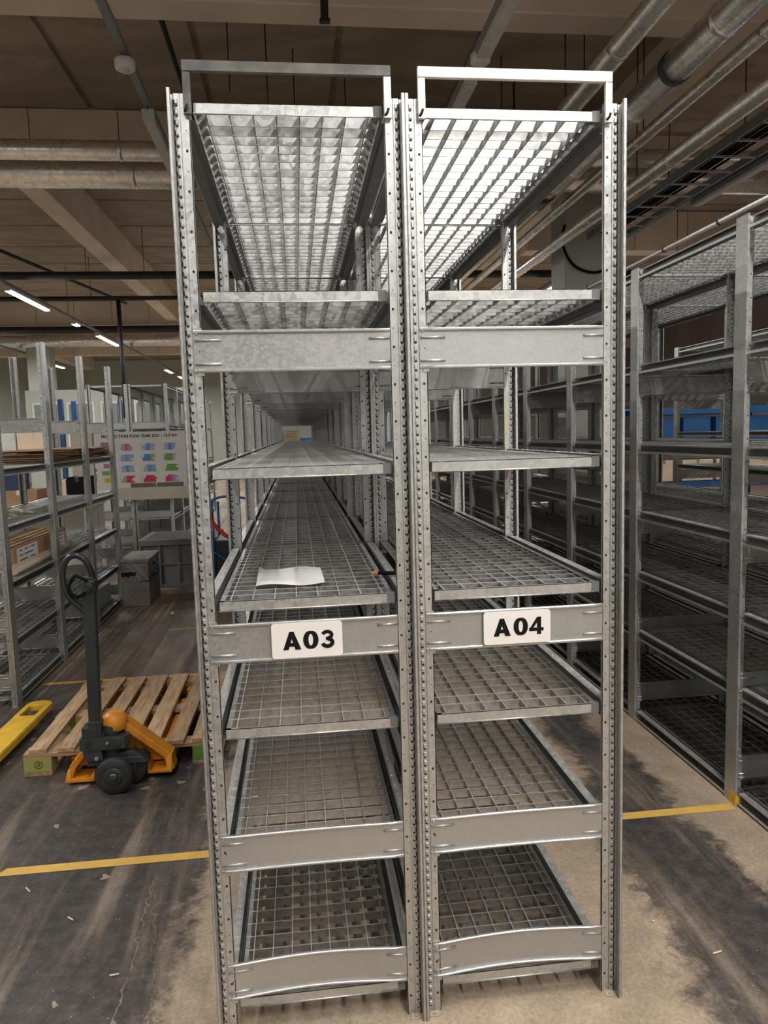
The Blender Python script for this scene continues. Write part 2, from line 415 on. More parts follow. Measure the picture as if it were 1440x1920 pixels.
def panel_mesh(bow):
    m = MB(); n = 16; x0, x1 = -.270, .250; h = .11
    prof = [(0, -.0015), (.0, -.008), (.0025, -.0105), (.0065, -.0105), (.0085, -.008), (.0085, -.0028), (h - .0085, -.0028), (h - .0085, -.008), (h - .0065, -.0105), (h - .0025, -.0105), (h, -.008), (h, -.0015), (h - .012, -.0012), (.012, -.0012)]
    vs = []; k = len(prof)
    for i in range(n + 1):
        t = i / n; x = x0 + (x1 - x0) * t; d = bow * math.sin(PI * t) ** 1.0
        for z, y in prof:
            e = 1.0 if 0.03 < t < .995 else 0.35
            yy = y if (y > -.003) else (-.003 + (y + .003) * e)
            vs.append((x, yy + d, z))
    fs = [(i * k + a, i * k + (a + 1) % k, (i + 1) * k + (a + 1) % k, (i + 1) * k + a) for i in range(n) for a in range(k)]
    fs += [tuple(range(k)), tuple(range(n * k, n * k + k))]
    m.add(vs, fs)
    for z in (.022, .084):
        for a, b in ((-.268, -.20), (.192, .249)):
            def dd(x): return bow * math.sin(PI * (x - x0) / (x1 - x0))
            c = [(a, z), (b, z)]
            m.tube([(a, -.0035 + dd(a), z), ((a + b) / 2, -.0035 + dd((a + b) / 2), z), (b, -.0035 + dd(b), z)], .0036, 8)
    # hooked corner tabs
    m.box(-.270, -.248, -.005, -.0012, h, h + .006); m.box(-.262, -.246, -.005, -.0012, -.008, 0)
    for z in (.1, .008): m.lathe([(.0035, 0), (.002, -.003)], (-.262, -.0045, z), 'y', 8)
    m.lathe([(.0018, 0), (.0018, -.0006)], (-.256, -.003, .055), 'y', 8, 1)
    return m.mesh('end_panel', [PANEL, HOLE])
PANELM = {b: panel_mesh(b) for b in (0.0, .006, .022)}
def shelf_meshes(L):
    y0, y1 = .012, L - .012
    m = MB()
    X = .243; t = .028
    for ya, sg in ((y0, 1), (y1, -1)):   # end lips: folded front with a bottom return
        m.box(-X, X, min(ya, ya + sg * .0015), max(ya, ya + sg * .0015), -t, 0)
        m.box(-X, X, min(ya, ya + sg * .010), max(ya, ya + sg * .010), -.0015, 0)
        m.tube([(-X, ya - sg * .001, -t), (X - .012, ya - sg * .001, -t)], .0022, 6)
        m.box(X - .020, X + .003, min(ya - sg * .001, ya + sg * .02), max(ya - sg * .001, ya + sg * .02), -t - .0005, .0006, 1)
    for s in (-1, 1):
        m.box(min(s * X, s * (X - .002)), max(s * X, s * (X - .002)), y0, y1, -t, 0)
        m.box(min(s * X, s * (X - .016)), max(s * X, s * (X - .016)), y0, y1, -.0015, 0)
    fr = m.mesh('shelf', [GALV, CLIPM])
    g = MB(); th = .0013
    th = .0015; nx = 8; px = .0605; xs = [(-.212 + i * px) for i in range(nx)]
    ny = max(2, round((L - .05) / .0625)); py = (y1 - y0 - .02) / ny
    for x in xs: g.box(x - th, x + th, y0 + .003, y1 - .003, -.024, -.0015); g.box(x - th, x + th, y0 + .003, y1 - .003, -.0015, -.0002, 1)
    for j in range(1, ny): 
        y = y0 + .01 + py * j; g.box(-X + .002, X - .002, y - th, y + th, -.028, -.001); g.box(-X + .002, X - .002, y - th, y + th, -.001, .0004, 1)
    return fr, g.mesh('grating', [GALV2, EDGE])
def rail_mesh(side, L):
    m = MB(); x = lambda a, b: (min(side * a, side * b), max(side * a, side * b))
    y0, y1 = .05, L - .038
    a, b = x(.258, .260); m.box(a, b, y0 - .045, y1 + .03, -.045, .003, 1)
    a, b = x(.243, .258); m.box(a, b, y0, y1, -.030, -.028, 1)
    a, b = x(.258, .286); m.box(a, b, y0, y1, .002, .004)
    a, b = x(.284, .286); m.box(a, b, y0, y1, -.002, .003)
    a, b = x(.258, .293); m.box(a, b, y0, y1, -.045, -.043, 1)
    a, b = x(.293, .295); m.box(a, b, y0, y1, -.045, -.033)
    n = 14
    for i in range(n):
        y = y0 + .03 + (y1 - y0 - .06) * i / (n - 1)
        m.lathe([(.0035, 0), (.002, .0025)], (side * .268, y, .004), n=6)
    return m.mesh('side_rail', [RAIL, WEB_SHADE])
SHM = {}; RLM = {}
LEVELS = [.10, .545, .915, 1.28, 1.645, 2.112, 2.585]
PANELS = [(1.90, 0.0), (1.11, 0.0), (.50, .006), (.11, .022)]
def rack(label, cx, y0, nb, L=PITCHY, levels=LEVELS, panels=PANELS, height=H, group=None, near=2, mid=6, shelf_skip=(), bow0=True):
    r = thing('shelving_rack', label, 'shelving', (cx, y0, 0), 0, group)
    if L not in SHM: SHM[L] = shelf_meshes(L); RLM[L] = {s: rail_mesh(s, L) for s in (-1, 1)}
    for i in range(nb + 1):
        d = 2 if i < near else (1 if i < mid else 0)
        for s in (-1, 1):
            o = put('upright', UPM[(s, d)], r, (0, i * L, 0))
            if height != H: o.scale = (1, 1, height / H)
            if i < near: put('foot_plate', FOOT[s], r, (0, i * L, 0))
        for z, b in panels:
            put('end_panel', PANELM[b if (i == 0 and bow0) else 0.0], r, (0, i * L, z))
    for i in range(nb):
        for k, z in enumerate(levels):
            if (i, k) in shelf_skip: continue
            sh = put('shelf', SHM[L][0], r, (0, i * L, z))
            put('grating', SHM[L][1], sh)
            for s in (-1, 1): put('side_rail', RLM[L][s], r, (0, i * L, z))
    return r
NB = 11
rackA = rack('left galvanised shelving rack of the central pair, with the A03 sign on its end', -.3005, 0, NB)
rackB = rack('right galvanised shelving rack of the central pair, with the A04 sign on its end', .3005, 0, NB)
def hoop(parent, ma, mb_, gx=0):
    m = MB()
    x0, x1 = -.262, .268
    m.box(x0, x1, -.018, -.006, 2.648, 2.675)
    h = obj('top_hoop', m, ma, parent, bevel=.0012, seg=1)
    for a, b in ((x0, x0 + .019), (x1 - .019, x1)):
        q = MB().box(a, b, -.0175, -.0065, 2.545, 2.647)
        c = (a + b) / 2 - .003
        q.tube([(c - .004, -.014, 2.551), (c + .001, -.024, 2.556), (c + .004, -.026, 2.566)], .0038, 6, 1)
        obj('hoop_leg', q, [mb_[0] if a < 0 else mb_[1], HOLE], h, bevel=.001)
    return h
tag(hoop(rackA, HOOPD, (HOOPD, GALV)), 'dull dark steel hoop'); tag(hoop(rackB, HOOPL, (HOOPL, HOOPL)), 'bright pale steel hoop')

# right-hand row (double sided) and one more beyond
rackC = rack('long galvanised rack along the right side of the right aisle', 1.9, 0, NB, near=3, levels=[.055, .545, .89, 1.24, 1.62, 2.065, 2.585])
rackD = rack('galvanised rack standing back to back behind the right aisle rack', 2.501, 0, 6, near=0, mid=3, levels=[.055, .545, .89, 1.24, 1.62, 2.065, 2.585])
rackD2 = rack('far galvanised rack behind the painted column on the right', 2.501, 7.3, 4, near=0, mid=0, levels=[.055, .545, .89, 1.24, 1.62, 2.065, 2.585])
rackE = rack('galvanised rack in the third row to the right, one aisle beyond', 4.3, 2.0, 4, near=0, mid=2)
# conduit clipped along the top of rack C
m = MB().tube([(-.296, -.6, 2.625), (-.296, 11.1, 2.625)], .011, 8)
for i in range(22):
    y = .2 + .5 * i; m.lathe([(.015, -.006), (.015, .006)], (-.296, y, 2.625), 'y', 8, 1); m.box(-.312, -.306, y - .004, y + .004, 2.62, 2.65, 1)
obj('conduit', m, [GALV, BLACKP], rackC)
# left row near the pallet
LL = [.07, .43, .815, 1.185, 1.565]
rackF = rack('open-topped half-empty shelving rack on the left holding cardboard and offcuts', -2.5, 2.97, 3, L=1.0, levels=LL, panels=[(1.81, 0.0), (.5, 0.0), (.11, 0.0)], height=2.49, near=4)
# far left double row
rackG = rack('galvanised rack behind the chart board, left of its pair', -3.2, 10.0, 6, near=1, mid=2, levels=[.055, .5, .9, 1.3, 1.95, 2.585])
rackH = rack('galvanised rack behind the chart board, right of its pair', -2.599, 10.0, 6, near=1, mid=2, levels=[.055, .5, .9, 1.3, 1.95, 2.585])

# yellow paint scuffs on two uprights
SMEAR = mat('dried_yellow_smear', (.50, .45, .26), (.42, .40, .30), 60, .7)
pts = [(.002 + .02 * (.5 + .5 * math.sin(k * 2.3)), 1.52 + .33 * k / 9) for k in range(10)]
m = MB().poly([(.5508 - .3005 + .002, 1.52)] + [(.2523 + u, z) for u, z in pts] + [(.2525, 1.87)], 'y', 1.0118, 1.0125)
tag(obj('paint_smear', m, SMEAR, rackB), 'pale yellow paint smear')
m = MB().poly([(-.300, .0), (-.270, .0), (-.272, .03), (-.281, .05), (-.290, .042), (-.300, .06)], 'y', .9765, .9785)
m.poly([(.979, .0), (1.03, .0), (1.028, .05), (1.01, .065), (.995, .045), (.979, .06)], 'x', -.3015, -.3005)
tag(obj('paint_smear', m, YELLOW, rackC), 'yellow paint splash at the foot')

# ------------------------------------------------------------------ signs
def ribbon(m, pts, w, z, closed=False, mi=0):
    """flat stroke in the x-z plane; pts (x,z) list, w width or list"""
    P = [Vector((p[0], p[1])) for p in pts]; n = len(P); L, Rr = [], []
    for i in range(n):
        if closed: d = P[(i + 1) % n] - P[i - 1]
        else: d = P[min(i + 1, n - 1)] - P[max(i - 1, 0)]
        d.normalize(); nv = Vector((-d.y, d.x)); ww = (w[i] if isinstance(w, list) else w) / 2
        L.append(P[i] + nv * ww); Rr.append(P[i] - nv * ww)
    vs = [(p.x, z, p.y) for p in L] + [(p.x, z, p.y) for p in Rr]
    fs = [(i, (i + 1) % n, n + (i + 1) % n, n + i) for i in range(n if closed else n - 1)]
    m.add(vs, fs, mi)
def glyph(m, ch, ox, oz, h, y):
    wd = h * .8; st = h * .27
    yy = [y]
    def Q(*pts):
        m.add([(ox + a * h, yy[0], oz + b * h) for a, b in pts], [tuple(range(len(pts)))]); yy[0] -= .0002
    if ch == 'A':
        Q((0, 0), (.30, 0), (.60, 1), (.36, 1)); Q((.98, 0), (.66, 0), (.36, 1), (.60, 1)); Q((.2, .18), (.78, .18), (.72, .38), (.26, .38)); wd = 1.02 * h
    elif ch == '0':
        pts, ws = [], []
        for k in range(32):
            a = 2 * PI * k / 32; rx, rz = .27, .41
            c, s_ = math.cos(a), math.sin(a)
            pts.append((ox + (.41 + rx * abs(c) ** .85 * (1 if c > 0 else -1)) * h, oz + (.5 + rz * s_) * h)); ws.append((.18 + .11 * abs(c)) * h)
        ribbon(m, pts, ws, y, True)
    elif ch == '3':
        pts = []
        for k in range(13):
            a = math.radians(165 - 250 * k / 12); pts.append((ox + (.38 + .245 * math.cos(a)) * h, oz + (.72 + .185 * math.sin(a)) * h))
        ribbon(m, pts, .2 * h, y)
        pts = []
        for k in range(14):
            a = math.radians(85 - 255 * k / 13); pts.append((ox + (.39 + .27 * math.cos(a)) * h, oz + (.30 + .205 * math.sin(a)) * h))
        ribbon(m, pts, .22 * h, y - .0002); yy[0] = y - .0004
        Q((.30, .44), (.52, .44), (.52, .62), (.30, .62))
    elif ch == '4':
        Q((.46, 0), (.70, 0), (.70, 1), (.46, 1)); Q((0, .2), (.84, .2), (.84, .39), (0, .39)); Q((0, .3), (.18, .3), (.70, 1), (.46, 1)); wd = .86 * h
def aisle_sign(x, z, w, h, chars, label, rot):
    t = thing('aisle_sign', label, 'sign', (x, -.0145, z))
    t.rotation_euler = (0, rot, 0)
    r = .008; pts = []
    for cx_, cz_, a0 in ((w - r, r, -90), (w - r, h - r, 0), (r, h - r, 90), (r, r, 180)):
        for k in range(5):
            a = math.radians(a0 + 90 * k / 4); pts.append((cx_ + r * math.cos(a), cz_ + r * math.sin(a)))
    obj('plate', MB().poly(pts, 'y', 0, .0025), SIGNW, t)
    m = MB(); gh = .051; offs = (.0305, .0865, .1335) if chars[-1] == '3' else (.0285, .0872, .1325)
    for c, ox in zip(chars, offs): glyph(m, c, ox, .024, gh, -.0006)
    obj('lettering', m, INK, t)
aisle_sign(-.403, 1.1165, .195, .099, 'A03', 'white rectangular sign with the black code A03', 0)
aisle_sign(.194, 1.119, .196, .095, 'A04', 'white rectangular sign with the black code A04', 0)

# sheet of paper, pen-like clip on the shelf
t = thing('paper_sheet', 'white printed sheet lying on the wire shelf above the A03 sign', 'paper', (-.35, .30, 1.2875), math.radians(-3))
m = MB(); nx, ny = 10, 6
vs = [(-.102 + .204 * i / nx + (j / ny - .5) * -.02, -.14 + .28 * j / ny, .0015 + .004 * math.sin(i * .7 + j * .5) + (.008 if i == 0 and j == ny else 0)) for j in range(ny + 1) for i in range(nx + 1)]
m.add(vs, [(j * (nx + 1) + i, j * (nx + 1) + i + 1, (j + 1) * (nx + 1) + i + 1, (j + 1) * (nx + 1) + i) for j in range(ny) for i in range(nx)], 0, True)
obj('sheet', m, PAPER, t)
m = MB()
for i in range(16):
    y = .115 - .0135 * i; m.box(-.085, -.085 + random.uniform(.10, .16), y, y + .0022, .0066, .0068)
obj('printed_lines', m, mat('faint_print', (.45, .43, .46)), t)
t = thing('marker_pen', 'black marker pen with orange cap at the right edge of the paper shelf', 'pen', (-.075, .245, 1.2945), math.radians(-20))
obj('barrel', MB().tube([(0.0, 0, 0), (.075, 0, 0)], .0065, 10), INK, t)
obj('cap', MB().tube([(-.022, 0, 0), (-.003, 0, 0), (0, 0, 0)], [.005, .0075, .0075], 10), mat('orange_cap', (.75, .3, .1)), t)

# ------------------------------------------------------------------ pallet
pal = thing('wooden_pallet', 'weathered wooden pallet with wide gaps and green painted corner blocks', 'pallet', (-1.79, 1.86, 0))
PW, PL = 1.02, 1.14
xs = [(.03, .118), (.175, .262), (.31, .40), (.445, .56), (.595, .69), (.735, .82), (.86, .95)]
for i, (a, b) in enumerate(xs):
    m = MB().box(a, b, 0 + random.uniform(-.006, .006), PL + random.uniform(-.01, .006), 0, .021)
    m.lathe([(.004, 0), (.004, .0008)], ((a + b) / 2 - .02, .05, .021), n=6, mi=1); m.lathe([(.004, 0), (.004, .0008)], ((a + b) / 2 + .02, .05, .021), n=6, mi=1)
    m.lathe([(.004, 0), (.004, .0008)], ((a + b) / 2, PL / 2, .021), n=6, mi=1)
    o = obj('board', m, [WOOD, HOLE], pal, bevel=.002, seg=1, loc=(0, 0, .122)); o.rotation_euler = (0, 0, random.uniform(-.012, .012))
for y in (0, PL / 2 - .05, PL - .1):
    obj('cross_board', MB().box(0, PW, y, y + .1, .1, .121), WOODX, pal, bevel=.002, seg=1)
for j, y in enumerate((.0, PL / 2 - .05, PL - .1)):
    for k, (x, w_) in enumerate(((0, .14), (.44, .14), (.86, .15))):
        o = obj('block', MB().box(x, x + w_, y, y + .1, .022, .1), BLOCKG if k == 0 else (BLOCKG2 if k == 2 else WOODX), pal, bevel=.003, seg=1)
        if j == 0 and k == 0: tag(o, 'olive green painted block with a black stamp'); blk = o
        if j == 0 and k == 2: tag(o, 'bright green painted block')
for x, w_ in ((0, .14), (.44, .14), (.86, .15)):
    obj('runner', MB().box(x, x + w_, 0, PL, 0, .022), WOOD, pal, bevel=.002, seg=1)
m = MB(); ribbon(m, [(.075 + .02 * math.cos(a), .062 + .02 * math.sin(a)) for a in [2 * PI * k / 16 for k in range(16)]], .003, -.0008, True)
ribbon(m, [(.068, .05), (.068, .074)], .003, -.0008); ribbon(m, [(.075, .052), (.075, .078)], .003, -.0008); ribbon(m, [(.082, .05), (.082, .074)], .003, -.0008)
obj('stamp', m, INK, blk)

# ------------------------------------------------------------------ pallet truck
def pallet_truck(label, loc, rz, body=True, mcol=ORANGE, fork_off=.19):
    t = thing('pallet_truck', label, 'pallet truck', loc, rz)
    fo = fork_off
    for s in (-1, 1):
        c = s * fo; m = MB()
        m.taper((c - .075, c + .075, .12, .9), (c - .075, c + .075, .12, .9), .068, .085)
        m.box(c - .078, c - .072, .12, .9, .04, .08); m.box(c + .072, c + .078, .12, .9, .04, .08)
        # tip with roller cut-out
        n = 10; ring = []
        for k in range(n + 1):
            a = PI * k / n; ring.append((c + .078 * math.cos(a), 1.1 + .06 * math.sin(a)))
        m.poly([(c + .078, .9), (c + .078, 1.1)] + ring[1:-1] + [(c - .078, 1.1), (c - .078, .9), (c - .045, .9), (c - .045, 1.07), (c + .045, 1.07), (c + .045, .9)], 'z', .045, .085)
        f = obj('fork', m, mcol, t, bevel=.003, seg=1)
        obj('load_roller', MB().lathe([(.032, -.035), (.035, -.03), (.035, .03), (.032, .035)], (c, 1.0, .035), 'x', 16), RUBBER, f)
    return t
jack = pallet_truck('orange-yellow hand pallet truck with its forks under the pallet', (-1.29, 1.765, 0), 0)
# frame: domed cap and two sloping arms ending in feet
m = MB(); cz = .30
m.lathe([(.056, -.052), (.064, -.04), (.064, -.005), (.056, .018), (.036, .034), (.008, .04)], (.004, -.03, .33), n=22)
obj('cap_dome', m, ORANGE, jack)
def arm(m, pts, w, d):    # ribbon beam through points with rectangular section
    for (p, q) in zip(pts[:-1], pts[1:]):
        P, Q = Vector(p), Vector(q); z = (Q - P); L = z.length; z.normalize()
        y = Vector((0, 1, 0)); x = y.cross(z).normalized(); y = z.cross(x)
        T = Matrix((x, y, z)).transposed().to_4x4(); T.translation = P
        m.box(-w / 2, w / 2, -d / 2, d / 2, -.008, L + .008, 0, T)
m = MB()
arm(m, [(.03, .0, .315), (.25, .02, .115), (.268, .02, .045)], .034, .10)
arm(m, [(-.06, .0, .28), (-.215, .02, .09), (-.24, .02, .02)], .03, .10)
m.poly([(.02, .30), (.24, .11), (.24, .06), (-.23, .06), (-.23, .10), (-.06, .28)], 'y', .05, .06)
m.box(-.252, -.11, -.045, .07, .012, .032); m.box(.15, .275, -.045, .07, .03, .048)
m.taper((-.252, -.225, -.045, .07), (-.242, -.225, -.03, .07), .03, .075); m.taper((-.130, -.11, -.045, .07), (-.118, -.11, -.03, .05), .03, .058)
m.taper((.245, .275, -.045, .07), (.25, .275, -.03, .07), .045, .12); m.taper((.15, .165, -.045, .07), (.15, .16, -.03, .05), .045, .085)
obj('body_frame', m, ORANGE, jack, bevel=.004)
m = MB()
m.lathe([(.048, 0), (.05, .02), (.045, .06), (.04, .15), (.046, .16), (.046, .2), (.036, .215)], (-.005, -.05, .11), n=20)
m.taper((-.125, .17, -.105, -.0), (-.12, .14, -.10, -.0), .118, .152)
m.taper((-.13, -.04, -.12, -.02), (-.13, -.05, -.115, -.03), .15, .21)
obj('pump_base', m, CHAR, jack, bevel=.004)
m = MB()
m.box(-.135, -.060, -.115, -.035, .175, .32); m.taper((-.15, .07, -.12, -.02), (-.15, .065, -.115, -.025), .205, .265)
m.lathe([(.052, 0), (.055, .03), (.053, .06)], (.03, -.07, .204), n=20)
m.lathe([(.008, 0), (.008, -.006)], (-.015, -.12, .24), 'y', 10, 1); m.lathe([(.011, 0), (.011, -.006)], (-.07, -.121, .165), 'y', 10, 1)
m.box(-.10, -.03, -.1, -.05, .26, .29)
for k in range(5): m.tube([(-.125, -.118, .205 + .012 * k), (-.095, -.121, .209 + .012 * k)], .0035, 6, 2)
obj('pump_head', m, [CHAR, GALV, RUBBER], jack, bevel=.004)
# steering wheels
m = MB()
for x in (.01,):
    for dx, dy in ((.02, -.185), (.07, -.09)):
        m.lathe([(.052, .0), (.084, .0), (.09, .006), (.09, .036), (.084, .042)], (dx, dy, .09), 'y', 32, 0)
        m.lathe([(.03, -.002), (.05, .003), (.053, .01)], (dx, dy - .002, .09), 'y', 24, 1)
        m.lathe([(.012, -.01), (.02, -.006), (.022, .004)], (dx, dy, .09), 'y', 16, 2)
m.tube([(.03, -.15, .09), (.08, -.04, .09)], .018, 10, 1)
m.box(.03, .08, -.10, -.04, .09, .14, 1)
obj('steer_wheel', m, [RUBBER, CHAR, mat('worn_hub', (.12, .12, .12), rough=.4, metal=.6)], jack)
# tiller
TX, TY = -.075, -.085
m = MB()
P0, P1 = Vector((TX, TY, .29)), Vector((TX + .018, TY, 1.075))
z = (P1 - P0); Ln = z.length; z.normalize(); y = Vector((0, 1, 0)); x = y.cross(z).normalized(); T = Matrix((x, z.cross(x), z)).transposed().to_4x4(); T.translation = P0
m.box(-.029, .029, -.022, .022, -.05, Ln, 0, T); m.box(-.004, .027, -.024, .024, .0, Ln, 0, T)
m.box(-.034, .034, -.026, .026, -.05, .06, 0, T)
obj('tiller', m, CHAR, jack, bevel=.006)
def sm_path(pts, n=5, closed=False):
    out = []; N = len(pts); P = [Vector(p) for p in pts]
    rng = range(N if closed else N - 1)
    for i in rng:
        p0 = P[i - 1] if (closed or i > 0) else P[0]; p1 = P[i]; p2 = P[(i + 1) % N]; p3 = P[(i + 2) % N] if (closed or i + 2 < N) else P[-1]
        for k in range(n):
            t = k / n
            out.append(.5 * ((2 * p1) + (-p0 + p2) * t + (2 * p0 - 5 * p1 + 4 * p2 - p3) * t * t + (-p0 + 3 * p1 - 3 * p2 + p3) * t ** 3))
    if not closed: out.append(P[-1])
    return out
hx, hz = TX + .018, 1.06
loop = [(hx - .0, TY, .86), (hx - .045, TY - .005, .92), (hx - .10, TY - .01, .985), (hx - .118, TY - .01, 1.06), (hx - .112, TY - .01, 1.13), (hx - .080, TY - .01, 1.175), (hx - .035, TY - .01, 1.178), (hx - .0, TY - .005, 1.14), (hx + .018, TY, 1.07)]
obj('grip_loop', MB().tube(sm_path(loop), .0155, 12), TUBE_D, jack)
lev = [(hx + .0, TY - .03, 1.055), (hx - .03, TY - .03, 1.075), (hx - .055, TY - .03, 1.085), (hx - .075, TY - .03, 1.06), (hx - .088, TY - .03, 1.03), (hx - .075, TY - .03, .995), (hx - .045, TY - .03, .985), (hx - .015, TY - .03, 1.0)]
obj('release_lever', MB().tube(sm_path(lev), .009, 8), INK, jack)
m = MB().box(hx - .03, hx + .035, TY - .035, TY + .03, 1.0, 1.06); m.lathe([(.016, 0), (.02, .01), (.02, .05)], (hx + .012, TY - .05, 1.035), 'y', 12)
obj('grip_head', m, CHAR, jack, bevel=.008)
# second truck: only its right fork reaches into the picture
truck2 = pallet_truck('yellow pallet truck whose scuffed fork tip reaches in at the left edge', (-2.3, 1.66, .0), math.radians(-2), mcol=YELLOW, fork_off=.26)
m = MB().box(-.34, .34, -.02, .12, .03, .12); m.lathe([(.09, 0), (.09, .25), (.05, .3)], (0, -.05, .1), n=16)
obj('body_frame', m, YELLOW, truck2, bevel=.01)
obj('tiller', MB().tube([(0, -.08, .3), (0, -.2, 1.15)], .022, 10), CHAR, truck2)
obj('steer_wheel', MB().lathe([(.08, -.04), (.09, -.03), (.09, .03), (.08, .04)], (0, -.1, .09), 'x', 20), RUBBER, truck2)

# ------------------------------------------------------------------ contents of the left rack
ZF = [z + .004 for z in LL]
for i in range(7):
    L = random.uniform(2.0, 2.2); y0 = 4.12 + random.uniform(-.05, .12); z = ZF[4] + .0004 + .0150 * i
    n = 6; m = MB()
    vs = []
    for j in range(n + 1):
        y = y0 + L * j / n; s = .007 * math.sin(j * 1.3 + 1) + (.003 if j == n else 0)
        for x, zz in ((-2.73, 0), (-2.27 + random.uniform(-.03, .01), 0), (-2.27 + random.uniform(-.03, .01), .010), (-2.73, .010)): vs.append((x, y, z + zz + max(0, s)))
    fs = [(j * 4 + a, j * 4 + (a + 1) % 4, (j + 1) * 4 + (a + 1) % 4, (j + 1) * 4 + a) for j in range(n) for a in range(4)] + [(0, 1, 2, 3), (n * 4, n * 4 + 1, n * 4 + 2, n * 4 + 3)]
    m.add(vs, fs); tag(obj('cardboard_sheet', m, CARDD if i % 3 else CARD), ('lowest', 'second lowest', 'third lowest', 'middle', 'third highest', 'second highest', 'topmost')[i] + ' flat cardboard sheet of the pile on the left rack', 'cardboard', 'cardboard sheets piled on the left rack')
def carton(name, label, x0, x1, y0, y1, z0, z1, mt, tapec=None, cat='box', group=None, lab=None):
    t = thing(name, label, cat, ((x0 + x1) / 2, (y0 + y1) / 2, z0), 0, group)
    w, d, h = (x1 - x0) / 2, (y1 - y0) / 2, z1 - z0
    obj('body', MB().box(-w, w, -d, d, 0, h), mt, t, bevel=min(.006, h * .1))
    m = MB().box(-.025, .025, -d - .001, d + .001, h, h + .001); m.box(-.025, .025, -d - .0015, -d - .0005, h - .06, h)
    obj('tape', m, tapec or CARD, t)
    for (face, a, b, c, e) in (lab or []):
        m = MB().box(w, w + .0012, a, b, c, e) if face == 'x' else MB().box(a, b, -d - .0022, -d - .001, c, e)
        l = obj('paper_label', m, PAPER, t); q = MB()
        for k in range(3):
            zc = e - (e - c) * (.2 + .28 * k); aa, bb = a + (b - a) * .12, b - (b - a) * (.12 + .1 * (k % 2))
            for s_ in range(12):
                if random.random() < .2: continue
                p, r_ = aa + (bb - aa) * s_ / 12, aa + (bb - aa) * (s_ + .75) / 12
                if face == 'x': q.box(w + .0012, w + .0016, p, r_, zc, zc + (e - c) * .08)
                else: q.box(p, r_, -d - .0026, -d - .0022, zc, zc + (e - c) * .08)
        obj('print', q, INK, l)
    return t
carton('cardboard_box', 'brown cardboard box with white labels on the middle shelf of the left rack', -2.66, -2.36, 3.5, 4.72, ZF[2], ZF[2] + .17, CARD, lab=[('x', -.55, -.12, .02, .15), ('x', .38, .56, .03, .14)])
t = tag(obj('cardboard_tube', MB().tube([(-2.30, 3.3, ZF[2] + .035), (-2.30, 4.35, ZF[2] + .035)], [.034] * 2, 16).tube([(-2.30, 4.1, ZF[2] + .035), (-2.30, 4.6, ZF[2] + .035)], .024, 16), CREAM), 'cream cardboard tube lying in front of the brown box', 'tube')
for i in range(20):
    a = random.uniform(0, PI); L = random.uniform(.08, .2); c = Vector((-2.45 + -.13 + .065 * (i % 5) + random.uniform(-.01, .01), 3.22 + .13 * (i // 5) + random.uniform(-.02, .02), ZF[3] + .016 + .022 * (i % 3)))
    d = Vector((math.cos(a), math.sin(a), random.uniform(-.12, .12))) * L / 2
    o = obj('wood_offcut', MB().tube([c - d, c - d * .3 + Vector((0, 0, .01)), c + d], random.uniform(.007, .014), 5), BEIGE if i % 3 else CREAM)
    tag(o, 'pale wood offcut in the loose pile near the front of the left rack', 'offcut', 'loose wood offcuts')
for i in range(4):
    a = random.uniform(0, PI); L = .12; c = Vector((-2.4 + random.uniform(-.06, .06), 3.35 + .08 * i, ZF[2] + .02)); d = Vector((math.cos(a), math.sin(a), 0)) * L / 2
    tag(obj('wood_scrap', MB().tube([c - d, c + d], .01, 5), BEIGE), 'small wood scrap beside the cardboard tube', 'offcut', 'small scraps by the tube')
carton('cardboard_box', 'small cream box standing on the cardboard sheets', -2.72, -2.5, 4.75, 4.9, ZF[4] + .105, ZF[4] + .27, CREAM, CREAM)
carton('plastic_tub', 'clear grey plastic tub on the lowest shelf of the left rack', -2.7, -2.3, 5.1, 5.85, ZF[0], ZF[0] + .2, mat('milky_plastic', (.45, .46, .47), rough=.35), mat('milky_lid', (.55, .56, .57)))

# grey case with black flap marks
t = thing('storage_case', 'scuffed grey-brown case with black tape marks standing on the floor past the left rack', 'case', (-2.02, 6.12, 0))
m = MB().taper((-.16, .12, -.3, .3), (-.16, .12, -.3, .3), 0, .46); m.box(-.17, .13, -.31, .31, .46, .5)
obj('shell', m, BOXTAUPE, t, bevel=.01)
obj('seam', MB().box(.03, .1215, -.302, .302, .262, .272).box(.12, .1215, -.3, .3, .3, .31), RUBBER, t)
m = MB(); x = -.155
while x < -.015:
    w_ = random.uniform(.008, .022); m.box(x, x + w_, -.3018, -.3, .335 - random.uniform(0, .025), .365); x += w_ + random.uniform(.001, .006)
m.box(-.15, -.01, -.3019, -.3, .35, .365)
obj('marking', m, INK, t)
for z in (.3, .42): obj('latch', MB().box(.13, .142, -.05, .02, z - .02, z + .02).box(.142, .15, -.04, .01, z - .03, z - .01), CHAR, t, bevel=.003)
# big grey container
t = thing('bulk_container', 'large dark grey ribbed plastic container at the end of the left aisle', 'container', (-1.74, 7.16, 0))
obj('body', MB().box(-.42, .42, -.38, .38, .03, .53), GREYBOX, t, bevel=.008)
obj('rim', MB().box(-.45, .45, -.41, .41, .50, .57), GREYBOX, t, bevel=.006)
obj('base_rim', MB().box(-.44, .44, -.40, .40, .0, .05), GREYBOX, t, bevel=.006)
for x in (-.43, -.21, .0, .21, .41): obj('rib', MB().box(x - .012, x + .012, -.405, -.38, .04, .5), GREYBOX, t, bevel=.003)
obj('rib', MB().box(-.42, .42, -.4, -.38, .27, .29), GREYBOX, t)
obj('inner_lining', MB().box(-.38, .38, -.34, .34, .565, .572), CHAR, t)
tag(obj('paper_ball', MB().lathe([(.004, 0), (.018, .008), (.022, .02), (.014, .034), (.003, .038)], (-1.6, 5.35, 0), n=7), PAPER), 'small crumpled white scrap on the left aisle floor', 'litter')
